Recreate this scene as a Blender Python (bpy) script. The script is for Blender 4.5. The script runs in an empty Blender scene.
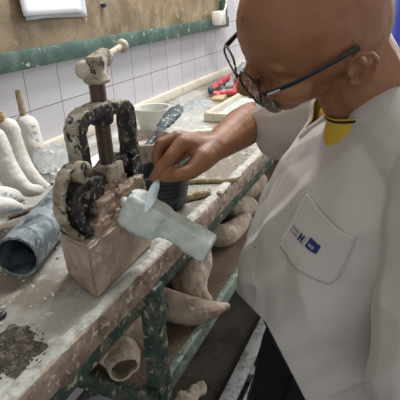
import bpy, bmesh, math, random
from mathutils import Vector, Matrix, noise
from mathutils.bvhtree import BVHTree
random.seed(7)
Vv = Vector
COL = bpy.context.scene.collection
# ------------------------------------------------------------------ camera frame
F = 464.0
CAM = Vv((0, 0, 1.35))
R = Matrix(((0.40989427, -0.38494419, 0.82692482),
            (-0.91109449, -0.1295395, 0.39131361),
            (-0.04351447, -0.91380386, -0.40381803)))
def at(px, py, x=None, y=None, z=None, d=None):
    """world point seen at a pixel, on a world plane or at a depth"""
    v = R @ Vv(((px - 200) / F, (py - 200) / F, 1.0))
    if d is not None: return CAM + v * d
    if x is not None: return CAM + v * ((x - CAM.x) / v.x)
    if y is not None: return CAM + v * ((y - CAM.y) / v.y)
    return CAM + v * ((z - CAM.z) / v.z)

# ------------------------------------------------------------------ materials
def rgb(c): 
    def l(u):
        u /= 255.0
        return u / 12.92 if u <= .04045 else ((u + .055) / 1.055) ** 2.4
    return (l(c[0]), l(c[1]), l(c[2]), 1)
def mat(name, base, rough=.6, layers=(), bump=0.0, bscale=60, metal=0.0, coat=0.0, alpha=None, trans=0.0, spec=.5, sss=0.0):
    m = bpy.data.materials.new(name); m.use_nodes = True
    nt = m.node_tree; n = nt.nodes; l = nt.links
    b = n['Principled BSDF']
    b.inputs['Roughness'].default_value = rough
    b.inputs['Metallic'].default_value = metal
    b.inputs['Coat Weight'].default_value = coat
    b.inputs['Specular IOR Level'].default_value = spec
    b.inputs['Transmission Weight'].default_value = trans
    if sss:
        b.inputs['Subsurface Weight'].default_value = sss
        b.inputs['Subsurface Radius'].default_value = (.012, .005, .003)
        b.inputs['Subsurface Scale'].default_value = 1.0
    if alpha is not None: b.inputs['Alpha'].default_value = alpha
    g = n.new('ShaderNodeNewGeometry')
    prev = None
    for (c, sc, lo, hi, det, dist) in layers:
        t = n.new('ShaderNodeTexNoise'); t.inputs['Scale'].default_value = sc; t.inputs['Detail'].default_value = det
        t.inputs['Distortion'].default_value = dist; t.inputs['Roughness'].default_value = .62
        ad = n.new('ShaderNodeVectorMath'); ad.operation = 'ADD'
        ad.inputs[1].default_value = (random.random() * 9, random.random() * 9, random.random() * 9)
        l.new(g.outputs['Position'], ad.inputs[0]); l.new(ad.outputs[0], t.inputs['Vector'])
        mr = n.new('ShaderNodeMapRange'); mr.inputs['From Min'].default_value = lo; mr.inputs['From Max'].default_value = hi
        l.new(t.outputs['Fac'], mr.inputs['Value'])
        mx = n.new('ShaderNodeMix'); mx.data_type = 'RGBA'
        l.new(mr.outputs[0], mx.inputs['Factor'])
        if prev is None: mx.inputs['A'].default_value = rgb(base)
        else: l.new(prev, mx.inputs['A'])
        mx.inputs['B'].default_value = rgb(c); prev = mx.outputs['Result']
    if prev is None: b.inputs['Base Color'].default_value = rgb(base)
    else: l.new(prev, b.inputs['Base Color'])
    if bump:
        t = n.new('ShaderNodeTexNoise'); t.inputs['Scale'].default_value = bscale; t.inputs['Detail'].default_value = 5
        l.new(g.outputs['Position'], t.inputs['Vector'])
        bp = n.new('ShaderNodeBump'); bp.inputs['Strength'].default_value = 1.0; bp.inputs['Distance'].default_value = bump
        l.new(t.outputs['Fac'], bp.inputs['Height']); l.new(bp.outputs[0], b.inputs['Normal'])
    return m

def tile_mat():
    m = mat('white_wall_tile', (196, 194, 198), rough=.16)
    nt = m.node_tree; n = nt.nodes; l = nt.links; b = n['Principled BSDF']
    g = n.new('ShaderNodeNewGeometry'); s = n.new('ShaderNodeSeparateXYZ'); l.new(g.outputs['Position'], s.inputs[0])
    c = n.new('ShaderNodeCombineXYZ')
    for i, (o, off) in enumerate((('X', -1.0725 + .151), ('Z', -1.046 + .301))):
        a = n.new('ShaderNodeMath'); a.operation = 'ADD'; a.inputs[1].default_value = off
        l.new(s.outputs[o], a.inputs[0]); l.new(a.outputs[0], c.inputs[i])
    br = n.new('ShaderNodeTexBrick'); br.offset = 0; br.squash = 1
    br.inputs['Scale'].default_value = 1; br.inputs['Brick Width'].default_value = .15; br.inputs['Row Height'].default_value = .15
    br.inputs['Mortar Size'].default_value = .0014; br.inputs['Mortar Smooth'].default_value = .3; br.inputs['Bias'].default_value = 0
    br.inputs['Color1'].default_value = rgb((190, 188, 194)); br.inputs['Color2'].default_value = rgb((198, 196, 200))
    br.inputs['Mortar'].default_value = rgb((112, 106, 104))
    l.new(c.outputs[0], br.inputs['Vector'])
    t = n.new('ShaderNodeTexNoise'); t.inputs['Scale'].default_value = 14; t.inputs['Detail'].default_value = 6
    l.new(g.outputs['Position'], t.inputs['Vector'])
    mr = n.new('ShaderNodeMapRange'); mr.inputs['From Min'].default_value = .6; mr.inputs['From Max'].default_value = .75
    l.new(t.outputs['Fac'], mr.inputs['Value'])
    mx = n.new('ShaderNodeMix'); mx.data_type = 'RGBA'; l.new(mr.outputs[0], mx.inputs['Factor'])
    l.new(br.outputs['Color'], mx.inputs['A']); mx.inputs['B'].default_value = rgb((196, 190, 182))
    l.new(mx.outputs['Result'], b.inputs['Base Color'])
    bp = n.new('ShaderNodeBump'); bp.inputs['Distance'].default_value = .0012; bp.invert = True
    l.new(br.outputs['Fac'], bp.inputs['Height']); l.new(bp.outputs[0], b.inputs['Normal'])
    return m

WHITE_P = (206, 203, 196)
m_tile = tile_mat()
m_board = mat('plaster_stained_plywood', (136, 119, 92), .55, [((106, 90, 66), 6, .45, .60, 7, .4), ((158, 143, 116), 12, .52, .70, 7, .2), ((206, 200, 188), 17, .66, .71, 9, .6)], .0006, 90)
m_green = mat('splashed_green_paint', (54, 80, 70), .5, [((86, 108, 98), 14, .45, .7, 5, .2), ((178, 186, 176), 38, .61, .66, 9, .4)], .0006, 120)
m_green_dirty = mat('dusty_green_paint', (52, 72, 63), .6, [((104, 100, 86), 26, .48, .62, 6, .8), ((178, 164, 144), 60, .57, .64, 9, .6)], .0016, 110)
m_lip = mat('pale_worn_green_paint', (128, 142, 130), .55, [((84, 104, 92), 26, .5, .62, 6, .4), ((196, 194, 184), 40, .54, .62, 7, .5)], .0008, 100)
m_cream = mat('cream_wall_paint', (226, 214, 196), .7, [((212, 198, 178), 3, .4, .7, 4, 0)], .0004, 40)
m_upstand = mat('cream_skirting_tile', (214, 205, 186), .35, [((188, 178, 160), 20, .5, .7, 5, 0)])
m_bench = mat('plaster_dusted_bench_top', (166, 163, 156), .6, [((122, 112, 99), 4.2, .48, .60, 8, .6), ((204, 206, 202), 9, .52, .70, 8, .5), ((206, 208, 206), 60, .62, .67, 6, .3), ((108, 101, 92), 70, .66, .74, 4, 0), ((150, 160, 182), 7, .70, .76, 2, 0)], .0015, 55)
m_edge = mat('worn_brown_bench_edging', (162, 142, 126), .6, [((116, 92, 78), 20, .45, .62, 6, .4), ((204, 198, 186), 90, .57, .61, 9, .5)], .0012, 120)
m_rim = mat('plaster_crust_along_bench_edge', (188, 188, 180), .7, [((150, 142, 130), 60, .45, .65, 6, 0)], .002, 120)
m_block = mat('plaster_caked_wood_block', (186, 166, 150), .75, [((152, 132, 114), 14, .42, .6, 6, .4), ((196, 172, 158), 40, .55, .7, 8, .8), ((196, 190, 178), 110, .66, .72, 4, 0)], .004, 70)
m_vise = mat('plaster_splashed_black_iron', (34, 33, 36), .42, [((62, 56, 52), 60, .5, .62, 6, .4), ((150, 138, 120), 62, .57, .64, 9, .5), ((196, 188, 172), 120, .61, .66, 6, .4)], .0016, 130, metal=.25)
m_visepl = mat('plaster_coated_iron', (158, 147, 127), .7, [((186, 180, 166), 50, .5, .66, 6, .3), ((112, 96, 78), 30, .52, .66, 5, 0), ((40, 40, 48), 85, .565, .60, 9, .5)], .0022, 110)
m_rust = mat('rusty_plaster_residue', (158, 136, 118), .75, [((86, 64, 48), 34, .50, .62, 6, .6), ((188, 150, 126), 45, .54, .64, 7, .8), ((198, 192, 180), 60, .58, .66, 6, 0)], .004, 110)
m_screw = mat('dark_greasy_steel', (80, 68, 56), .38, [((92, 78, 62), 50, .5, .7, 5, 0), ((140, 128, 110), 120, .64, .7, 5, 0)], .0006, 200, metal=.5)
m_ball = mat('plaster_whitened_steel', (196, 186, 166), .55, [((160, 148, 130), 70, .5, .7, 5, 0)], .0008, 160)
m_cast = mat('wet_grey_green_plaster', (204, 212, 204), .42, [((184, 194, 186), 22, .45, .65, 5, .4), ((216, 222, 216), 40, .58, .72, 6, .3)], .0012, 70)
m_plaster = mat('dry_white_plaster', (214, 210, 202), .75, [((198, 192, 182), 16, .45, .65, 5, .2), ((226, 224, 218), 50, .55, .7, 4, 0)], .0012, 60)
m_plaster_old = mat('yellowed_old_plaster', (196, 178, 160), .75, [((158, 138, 120), 12, .46, .60, 7, .6), ((216, 202, 184), 30, .54, .66, 6, .4), ((112, 98, 86), 40, .64, .70, 6, .6)], .003, 48)
m_hollow = mat('dark_cast_interior', (92, 78, 64), .85, [((64, 54, 44), 30, .45, .65, 4, 0)])  # dark mottled brown for the filling inside the hollow cast
m_stick = mat('plaster_crusted_wood_stick', (168, 152, 122), .8, [((140, 122, 92), 80, .45, .62, 5, .3), ((204, 196, 180), 110, .58, .66, 6, 0)], .002, 130)
m_rustick = mat('rust_stained_stick', (160, 112, 58), .8, [((196, 176, 140), 60, .5, .62, 5, .3)], .002, 130)
m_pipe = mat('blue_grey_mottled_plastic', (132, 142, 144), .45, [((84, 96, 104), 26, .47, .56, 9, .6), ((44, 52, 62), 38, .55, .60, 9, .5), ((166, 172, 170), 20, .56, .68, 8, .4)], .0008, 90)
m_pipein = mat('dark_plastic_inside', (96, 106, 114), .5, [((50, 58, 66), 24, .45, .6, 4, .3)])
m_rubber = mat('black_rubber', (30, 31, 34), .38, [((92, 94, 94), 50, .62, .70, 6, .8)], .0006, 90)
m_whitepl = mat('white_plastic', (206, 206, 198), .4, [((70, 74, 76), 60, .66, .69, 6, .6), ((180, 176, 166), 20, .5, .7, 4, 0)], .0006, 70)
m_crustpot = mat('plaster_crusted_pot', (168, 154, 142), .8, [((126, 112, 102), 60, .5, .62, 6, .6), ((196, 186, 174), 30, .6, .7, 6, 0)], .003, 90)
m_slurry = mat('plaster_slurry', (188, 188, 178), .5, [((160, 160, 152), 30, .5, .6, 4, .3)], .001, 60)
m_bluetool = mat('blue_grey_painted_tool', (56, 68, 76), .5, [((176, 184, 182), 80, .57, .62, 6, .6), ((40, 50, 58), 40, .58, .64, 5, .2)], .001, 90)
m_red = mat('red_painted_metal', (172, 54, 62), .45, [((206, 176, 172), 60, .58, .64, 6, .3)], .0006, 100)
m_grey = mat('grey_plaster_powder', (150, 152, 152), .85, [((178, 180, 178), 60, .5, .65, 6, 0)], .002, 110)
m_grit = mat('dark_plaster_grit', (84, 76, 66), .9, [((124, 116, 102), 120, .5, .6, 6, 0), ((60, 54, 48), 60, .5, .65, 5, 0), ((170, 164, 150), 160, .64, .68, 3, 0)], .003, 160)
m_bag = mat('thin_clear_plastic_film', (214, 222, 226), .18, trans=.55, alpha=.5, spec=.8, bump=.003, bscale=40)
m_skin = mat('tanned_skin', (140, 94, 64), .5, [((130, 82, 54), 16, .45, .68, 5, .2), ((104, 66, 48), 60, .66, .74, 4, 0), ((152, 108, 76), 9, .5, .7, 3, 0)], .0005, 260, sss=.06)
m_shirt = mat('white_cotton_tunic', (196, 190, 184), .8, [((186, 180, 174), 5, .4, .7, 4, 0)], .0004, 500)
m_yellow = mat('yellow_tshirt_cotton', (206, 172, 58), .85, [((190, 156, 48), 30, .4, .7, 4, 0)], .0004, 400)
m_black = mat('black_cloth', (20, 20, 22), .85, bump=.0004, bscale=300)
m_shoe = mat('dark_shoe_leather', (40, 34, 30), .5, [((120, 112, 100), 50, .6, .7, 4, 0)])
m_navy = mat('navy_print', (28, 40, 104), .6)
m_printw = mat('pale_print', (206, 208, 216), .6)
m_frame = mat('dark_glasses_frame', (26, 22, 20), .3)
m_framem = mat('silver_hinge_metal', (170, 166, 158), .3, metal=.8)
m_lens = mat('clear_lens', (240, 244, 246), .05, trans=1.0, alpha=.12, spec=.3)
m_mous = mat('grizzled_moustache', (96, 86, 78), .85, [((150, 142, 134), 220, .5, .58, 3, 0)], .002, 400)
m_eye = mat('eye_white', (214, 204, 196), .2)
m_iris = mat('dark_iris', (36, 24, 18), .15)
m_steel = mat('bright_spatula_steel', (206, 216, 222), .22, metal=.55, bump=.0003, bscale=90)
m_handle = mat('plaster_smeared_handle', (180, 180, 172), .6, [((120, 100, 80), 80, .5, .64, 4, 0)])
m_floor = mat('grimy_dark_floor', (82, 75, 66), .8, [((48, 42, 38), 5, .42, .62, 6, .3), ((98, 92, 82), 22, .60, .70, 6, .4), ((128, 122, 110), 120, .68, .72, 4, 0)], .003, 60)
m_shelf = mat('dusty_brown_shelf_board', (128, 110, 94), .8, [((106, 90, 76), 8, .44, .62, 6, .6), ((160, 146, 130), 60, .60, .70, 6, .3)], .001, 80)
m_slatw = mat('worn_white_paint_slat', (176, 178, 176), .6, [((126, 124, 118), 18, .5, .62, 6, .4), ((84, 76, 68), 60, .64, .70, 6, .4)], .001, 100)
m_paper = mat('white_paper', (222, 222, 228), .75)
m_paper2 = mat('greyish_paper', (178, 182, 190), .75)
m_blue = mat('blue_cloth', (84, 98, 190), .85, [((70, 82, 170), 8, .4, .6, 3, 0)])
m_pin = mat('navy_pin_head', (34, 42, 66), .3)
m_wood = mat('pale_raw_wood', (190, 166, 128), .7, [((166, 142, 104), 30, .5, .6, 5, .3)])
m_trayin = mat('tray_plaster_bed', (186, 190, 186), .6, [((120, 118, 112), 50, .56, .62, 6, .4)], .002, 70)
m_mark = mat('blue_pencil_mark', (96, 150, 186), .7)
m_socket = mat('off_white_plastic_box', (214, 208, 196), .4)

# ------------------------------------------------------------------ mesh helpers
def link(o):
    COL.objects.link(o); return o
def props(o, label=None, cat=None, group=None, kind=None):
    if label: o['label'] = label
    if cat: o['category'] = cat
    if group: o['group'] = group
    if kind: o['kind'] = kind
    return o
ORG = {}
def empty(name, loc, label, cat, group=None):
    o = bpy.data.objects.new(name, None); o.empty_display_size = .05; link(o); o.location = loc
    ORG[o.name] = Vv(loc)
    return props(o, label, cat, group)
def finish(name, bm, m, parent=None, label=None, cat=None, group=None, kind=None, smooth=True, org=None, mats=None):
    """link a bmesh (world coordinates) as ONE object; origin = parent's origin, or its own base"""
    if isinstance(bm, bpy.types.Mesh):
        b2 = bmesh.new(); b2.from_mesh(bm); bpy.data.meshes.remove(bm); bm = b2
    bm.normal_update()
    if parent is not None: o0 = ORG[parent.name]
    elif org is not None: o0 = Vv(org)
    else:
        xs = [v.co.x for v in bm.verts]; ys = [v.co.y for v in bm.verts]; zs = [v.co.z for v in bm.verts]
        o0 = Vv(((min(xs) + max(xs)) / 2, (min(ys) + max(ys)) / 2, min(zs)))
    me = bpy.data.meshes.new(name)
    for v in bm.verts: v.co = v.co - o0
    bm.to_mesh(me); bm.free()
    for mm in (mats or [m]): me.materials.append(mm)
    if smooth:
        me.polygons.foreach_set('use_smooth', [True] * len(me.polygons))
        try: me.set_sharp_from_angle(angle=math.radians(38))
        except Exception: pass
    o = bpy.data.objects.new(name, me); link(o)
    if parent is not None: o.parent = parent
    else: o.location = o0
    ORG[o.name] = o0
    return props(o, label, cat, group, kind)
def box(bm, c, s, rot=None, bev=0.0, seg=2):
    r = bmesh.ops.create_cube(bm, size=1)
    vs = r['verts']
    M = Matrix.Translation(Vv(c)) @ (rot.to_4x4() if rot else Matrix.Identity(4)) @ Matrix.Diagonal((*s, 1))
    bmesh.ops.transform(bm, matrix=M, verts=vs)
    if bev:
        es = list({e for v in vs for e in v.link_edges})
        bmesh.ops.bevel(bm, geom=es, offset=bev, segments=seg, affect='EDGES', profile=.5)
    return bm
def rotz(a): return Matrix.Rotation(a, 3, 'Z')
def loft(bm, rings, cap0=True, cap1=True, closed=True):
    vr = [[bm.verts.new(p) for p in r] for r in rings]
    n = len(rings[0])
    for i in range(len(vr) - 1):
        for k in range(n if closed else n - 1):
            a, b = vr[i][k], vr[i][(k + 1) % n]; c, d = vr[i + 1][(k + 1) % n], vr[i + 1][k]
            bm.faces.new((a, b, c, d))
    if cap0 and closed: bm.faces.new(list(reversed(vr[0])))
    if cap1 and closed: bm.faces.new(vr[-1])
    return vr
def frame_at(t, ref=Vv((0, 0, 1))):
    t = t.normalized()
    if abs(t.dot(ref)) > .97: ref = Vv((0, 1, 0)) if abs(t.y) < .9 else Vv((1, 0, 0))
    a = t.cross(ref).normalized(); b = a.cross(t).normalized()
    return a, b
def tube(bm, pts, rads, seg=12, caps=True, ref=Vv((0, 0, 1)), flat=1.0):
    pts = [Vv(p) for p in pts]
    if not hasattr(rads, '__len__'): rads = [rads] * len(pts)
    rings = []
    for i, p in enumerate(pts):
        t = (pts[min(i + 1, len(pts) - 1)] - pts[max(i - 1, 0)])
        a, b = frame_at(t, ref)
        rings.append([p + (a * math.cos(q) + b * math.sin(q) * flat) * rads[i] for q in [2 * math.pi * k / seg for k in range(seg)]])
    loft(bm, rings, caps, caps)
    return bm
def smoothpts(pts, n=6):
    pts = [Vv(p) for p in pts]; out = []
    for i in range(len(pts) - 1):
        p0 = pts[max(i - 1, 0)]; p1 = pts[i]; p2 = pts[i + 1]; p3 = pts[min(i + 2, len(pts) - 1)]
        for k in range(n):
            t = k / n
            out.append(.5 * ((2 * p1) + (-p0 + p2) * t + (2 * p0 - 5 * p1 + 4 * p2 - p3) * t * t + (-p0 + 3 * p1 - 3 * p2 + p3) * t ** 3))
    out.append(pts[-1]); return out
def interp(vals, n=6):
    return [v.x for v in smoothpts([(v, 0, 0) for v in vals], n)]
def ball(bm, c, r, seg=20, rot=None):
    if not hasattr(r, '__len__'): r = (r, r, r)
    M = Matrix.Translation(Vv(c)) @ (rot.to_4x4() if rot else Matrix.Identity(4)) @ Matrix.Diagonal((*r, 1))
    bmesh.ops.create_uvsphere(bm, u_segments=seg, v_segments=max(8, seg // 2), radius=1, matrix=M)
    return bm
def lathe(bm, prof, c, axis=Vv((0, 0, 1)), seg=32, caps=(False, False), sx=1.0):
    a, b = frame_at(axis, Vv((0, 1, 0))); ax = axis.normalized()
    rings = [[Vv(c) + ax * h + (a * math.cos(q) * sx + b * math.sin(q)) * r for q in [2 * math.pi * k / seg for k in range(seg)]] for r, h in prof]
    loft(bm, rings, *caps); return bm
def capsule(bm, pts, rads, seg=16, fl=None):
    """chain of tapered segments with balls at the joints, for fusing"""
    pts = [Vv(p) for p in pts]
    for i, p in enumerate(pts):
        ball(bm, p, rads[i], seg)
    for i in range(len(pts) - 1):
        tube(bm, [pts[i], pts[i + 1]], [rads[i], rads[i + 1]], seg)
    return bm
def fuse(bm, voxel, it=3, fac=.5):
    """fuse overlapping closed pieces into one continuous surface"""
    me = bpy.data.meshes.new('tmp'); bmesh.ops.recalc_face_normals(bm, faces=bm.faces); bm.to_mesh(me); bm.free()
    o = bpy.data.objects.new('tmp', me); link(o)
    md = o.modifiers.new('r', 'REMESH'); md.mode = 'VOXEL'; md.voxel_size = voxel; md.use_smooth_shade = True
    if it:
        s = o.modifiers.new('s', 'SMOOTH'); s.factor = fac; s.iterations = it
    dg = bpy.context.evaluated_depsgraph_get(); dg.update()
    me2 = bpy.data.meshes.new_from_object(o.evaluated_get(dg))
    bpy.data.objects.remove(o); bpy.data.meshes.remove(me)
    b = bmesh.new(); b.from_mesh(me2); bpy.data.meshes.remove(me2)
    return b
def rough_up(bm, amp, sc, seed=0, octv=3):
    bm.normal_update()
    off = Vv((seed * 3.7, seed * 1.3, seed * 2.1))
    mv = []
    for v in bm.verts:
        mv.append(v.normal * noise.fractal(v.co * sc + off, 1.0, 2.0, octv) * amp)
    for v, d in zip(bm.verts, mv): v.co += d
    return bm
def densify(bm, L):
    for _ in range(6):
        es = [e for e in bm.edges if e.calc_length() > L]
        if not es: break
        bmesh.ops.subdivide_edges(bm, edges=es, cuts=1, use_grid_fill=True)
    bmesh.ops.triangulate(bm, faces=[f for f in bm.faces if len(f.verts) > 4])
    return bm
def solidify(o, th, off=-1):
    s = o.modifiers.new('thickness', 'SOLIDIFY'); s.thickness = th; s.offset = off; return o

exec_parts = []
# ------------------------------------------------------------------ THE SETTING
BT = .90     # bench top height
bm = bmesh.new(); box(bm, (1.6, 1.13, 1.1), (6.4, .12, 2.4))
finish('wall_back', bm, m_tile, kind='structure', smooth=False)
bm = bmesh.new(); box(bm, (1.6, -.2, -.15), (6.4, 3.0, .1))
finish('floor', bm, m_floor, kind='structure', smooth=False)
bm = bmesh.new(); box(bm, (4.86, -.2, 1.1), (.12, 3.0, 2.4))
finish('wall_right', bm, m_cream, kind='structure', smooth=False)
# cream upstand along the foot of the tiled wall
bm = bmesh.new(); box(bm, (1.9, 1.057, BT + .021), (3.9, .026, .042), bev=.006)
finish('trim_1', bm, m_upstand, kind='structure')
# painted cream wall above the tiles beyond the board
bm = bmesh.new(); box(bm, (3.75, 1.066, 1.86), (2.1, .008, 1.0))
finish('trim_2', bm, m_cream, kind='structure', smooth=False)

# ------------------------------------------------------------------ notice board
nb = empty('notice_board', (1.3, 1.07, 1.17), 'plaster-stained brown wooden board in a green painted frame on the tiled wall', 'board')
bm = bmesh.new(); box(bm, (1.28, 1.056, 1.75), (2.58, .026, 1.10))
finish('panel', bm, m_board, nb, smooth=False)
bm = bmesh.new(); box(bm, (1.31, 1.046, 1.203), (2.72, .044, .054), bev=.004)
finish('bottom_rail', bm, m_green, nb)
bm = bmesh.new(); box(bm, (2.61, 1.046, 1.77), (.075, .044, 1.08), bev=.004)
finish('side_stile', bm, m_green, nb)
p = at(219, 18, y=.998)
wb = empty('socket_box', p, 'small off-white plastic box at the lower right corner of the board', 'socket')
bm = bmesh.new(); box(bm, p, (.085, .05, .07), bev=.008); finish('housing', bm, m_socket, wb)
bm = bmesh.new(); box(bm, p + Vv((0, -.027, 0)), (.05, .006, .042), bev=.003); finish('cover_plate', bm, m_whitepl, wb)
bm = bmesh.new(); tube(bm, smoothpts([p + Vv((.04, 0, .02)), p + Vv((.10, .0, .05)), p + Vv((.12, 0, .15)), p + Vv((.12, .0, .5))]), .006, 8)
finish('conduit', bm, m_socket, wb)
# papers
def sheet(name, c, w, h, tilt, mt, label, y, curl=.01, group=None):
    bm = bmesh.new(); n = 10; g = []
    ca, sa = math.cos(tilt), math.sin(tilt)
    for j in range(n + 1):
        row = []
        for i in range(n + 1):
            u = (i / n - .5) * w; v = (j / n - 1) * h
            k = (1 - j / n) ** 2
            row.append(bm.verts.new((c.x + u * ca - v * sa, y - curl * k - .001 * math.sin(i * .7), c.z + u * sa + v * ca)))
        g.append(row)
    for j in range(n):
        for i in range(n): bm.faces.new((g[j][i], g[j][i + 1], g[j + 1][i + 1], g[j + 1][i]))
    o = finish(name, bm, mt, label=label, cat='paper', group=group); solidify(o, .0008); return o
pa = at(50, 0, y=1.03)
sheet('paper_sheet', Vv((1.232, 0, 1.485)), .285, .180, -.03, m_paper2, 'grey-edged paper sheet lowest in the stack pinned on the board', 1.040, .008)
sheet('paper_sheet', Vv((1.205, 0, 1.475)), .262, .166, .03, m_paper2, 'tilted paper sheet sandwiched in the stack pinned on the board', 1.036, .010)
sheet('paper_sheet', Vv((1.197, 0, 1.485)), .262, .168, -.005, m_paper, 'white paper sheet on top of the stack pinned on the board', 1.031, .012)
q = at(104, 5, y=1.036)
bm = bmesh.new(); lathe(bm, [(.0005, .012), (.006, .011), (.009, .006), (.006, .002), (.010, -.003), (.0005, -.004)], q + Vv((0, .004, 0)), Vv((0, -1, 0)), 16, (True, True))
finish('push_pin', bm, m_pin, label='dark navy push pin in the board right of the papers', cat='pin')

# ------------------------------------------------------------------ workbench
X0, X1, YF, YB = -.25, 3.9, .412, 1.07
wbn = empty('workbench', (.63, .45, -.1), 'long plaster-dusted workbench with brown edging and green steel frame along the tiled wall', 'workbench')
bm = bmesh.new(); box(bm, ((X0 + X1) / 2, (YF + YB) / 2 + .004, BT - .02), (X1 - X0, YB - YF - .01, .04))
finish('bench_top', bm, m_bench, wbn, smooth=False)
bm = bmesh.new(); box(bm, ((X0 + X1) / 2, YF - .004, BT - .024), (X1 - X0, .016, .048), bev=.003)
densify(bm, .03); rough_up(bm, .0012, 40, 3); finish('edging', bm, m_edge, wbn)
# crust of plaster along the rim
bm = bmesh.new()
pts = [Vv((X0 + i * .012, YF + .002 + .004 * noise.noise(Vv((i * .21, 0, 0))), BT + .0005)) for i in range(int((X1 - X0) / .012))]
rd = [.0115 + .0070 * noise.noise(Vv((i * .35, 5, 0))) for i in range(len(pts))]
tube(bm, pts, rd, 8, flat=.38); rough_up(bm, .0015, 90, 5); finish('plaster_rim', bm, m_rim, wbn)
bm = bmesh.new(); box(bm, ((X0 + X1) / 2, YF + .014, BT - .066), (X1 - X0, .04, .036), bev=.003)
finish('front_rail', bm, m_green_dirty, wbn)
bm = bmesh.new(); box(bm, ((X0 + X1) / 2, YB - .03, BT - .066), (X1 - X0, .04, .036), bev=.003)
finish('rear_rail', bm, m_green_dirty, wbn)
def leg(x, y):
    bm = bmesh.new(); box(bm, (x, y, (BT - .05 - .1) / 2), (.036, .038, BT - .05 + .1), bev=.004)
    densify(bm, .03); rough_up(bm, .004, 26, x, 4); finish('leg', bm, m_green_dirty, wbn)
leg(.631, .412); leg(.605, 1.03); leg(2.2, .425); leg(2.2, 1.03)
SZ = .60
bm = bmesh.new(); box(bm, (1.54, .725, SZ - .012), (1.87, .62, .022))
finish('lower_shelf', bm, m_shelf, wbn, smooth=False)
bm = bmesh.new(); box(bm, (1.42, .408, SZ - .018), (1.6, .018, .042), bev=.002)
finish('shelf_lip', bm, m_lip, wbn)
bm = bmesh.new(); box(bm, (.60, .735, SZ - .022), (.022, .66, .05), bev=.002)
finish('end_rail', bm, m_green_dirty, wbn)

# ------------------------------------------------------------------ mounting block + vise
def quadblock(bm, b, t, z0, z1):
    vs = [bm.verts.new((x, y, z0)) for x, y in b] + [bm.verts.new((x, y, z1)) for x, y in t]
    bm.faces.new((vs[3], vs[2], vs[1], vs[0])); bm.faces.new(vs[4:])
    for i in range(4): bm.faces.new((vs[i], vs[(i + 1) % 4], vs[4 + (i + 1) % 4], vs[4 + i]))
bm = bmesh.new()
quadblock(bm, [(.497, .430), (.690, .436), (.690, .53), (.545, .53)], [(.488, .432), (.694, .438), (.694, .502), (.507, .499)], BT, 1.004)
bmesh.ops.bevel(bm, geom=bm.edges[:], offset=.004, segments=2, affect='EDGES')
densify(bm, .006)
for v in bm.verts:
    if v.co.z > .903:
        n_ = noise.fractal(v.co * 45, 1, 2, 4); k = (v.co.z - .9) / .11
        if v.co.y < .445: v.co.y -= (.0035 * n_ + .004) * k * 1.6
        else: v.co += Vv((.002, .001, 0)) * n_
mb = finish('mounting_block', bm, m_block, label='plaster-caked wooden block on the bench edge under the pipe vise', cat='block')

vz = empty('pipe_vise', (.60, .468, 1.0), 'plaster-splashed black iron yoke vise with T-handle standing on the wooden block', 'vise')
def bar_xz(bm, path, w, y0, y1, closed=False):
    """band of width w following a path in the XZ plane, from y0 to y1"""
    P = [Vv((p[0], 0, p[1])) for p in path]; rings = []
    for i, p in enumerate(P):
        t = (P[min(i + 1, len(P) - 1)] - P[max(i - 1, 0)]).normalized()
        nrm = Vv((t.z, 0, -t.x))
        ww = w[i] if hasattr(w, '__len__') else w
        a = p + nrm * ww / 2; b = p - nrm * ww / 2
        rings.append([Vv((a.x, y0, a.z)), Vv((a.x, y1, a.z)), Vv((b.x, y1, b.z)), Vv((b.x, y0, b.z))])
    loft(bm, rings); return bm
yk = [(.550, 1.095), (.548, 1.150), (.549, 1.168), (.558, 1.181), (.58, 1.187), (.61, 1.187), (.655, 1.182), (.676, 1.179), (.688, 1.168), (.690, 1.14), (.688, 1.02)]
bm = bmesh.new()
bar_xz(bm, [(p.x, p.z) for p in smoothpts([(a, 0, b) for a, b in yk], 4)], .0215, .450, .480)
bmesh.ops.bevel(bm, geom=[e for e in bm.edges if abs(e.calc_face_angle(0)) > .8], offset=.005, segments=3, affect='EDGES')
# boss where the spindle passes
b2 = bmesh.new(); lathe(b2, [(.016, -.022), (.0205, -.018), (.0205, .012), (.017, .017)], (.622, .468, 1.182), seg=24, caps=(True, True))
me = bpy.data.meshes.new('t'); b2.to_mesh(me); b2.free(); bm.from_mesh(me); bpy.data.meshes.remove(me)
bm = fuse(bm, .0022, 2); rough_up(bm, .0016, 60, 2, 4)
# light plaster sits on the outward and upward faces only (it fell there)
bm.faces.ensure_lookup_table(); bm.normal_update()
for f_ in bm.faces:
    if f_.normal.x < -.45 and f_.calc_center_median().x < .60 or f_.normal.z > .55: f_.material_index = 1
finish('yoke', bm, m_vise, vz, mats=[m_vise, m_visepl])
# spindle with thread
bm = bmesh.new(); prof = []
z = -.115
while z < .060:
    prof += [(.0126, z), (.0132, z + .0010), (.0132, z + .002), (.0126, z + .0030)]; z += .0040
lathe(bm, prof, (.622, .468, 1.196), seg=24, caps=(True, True)); finish('spindle', bm, m_screw, vz)
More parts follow.
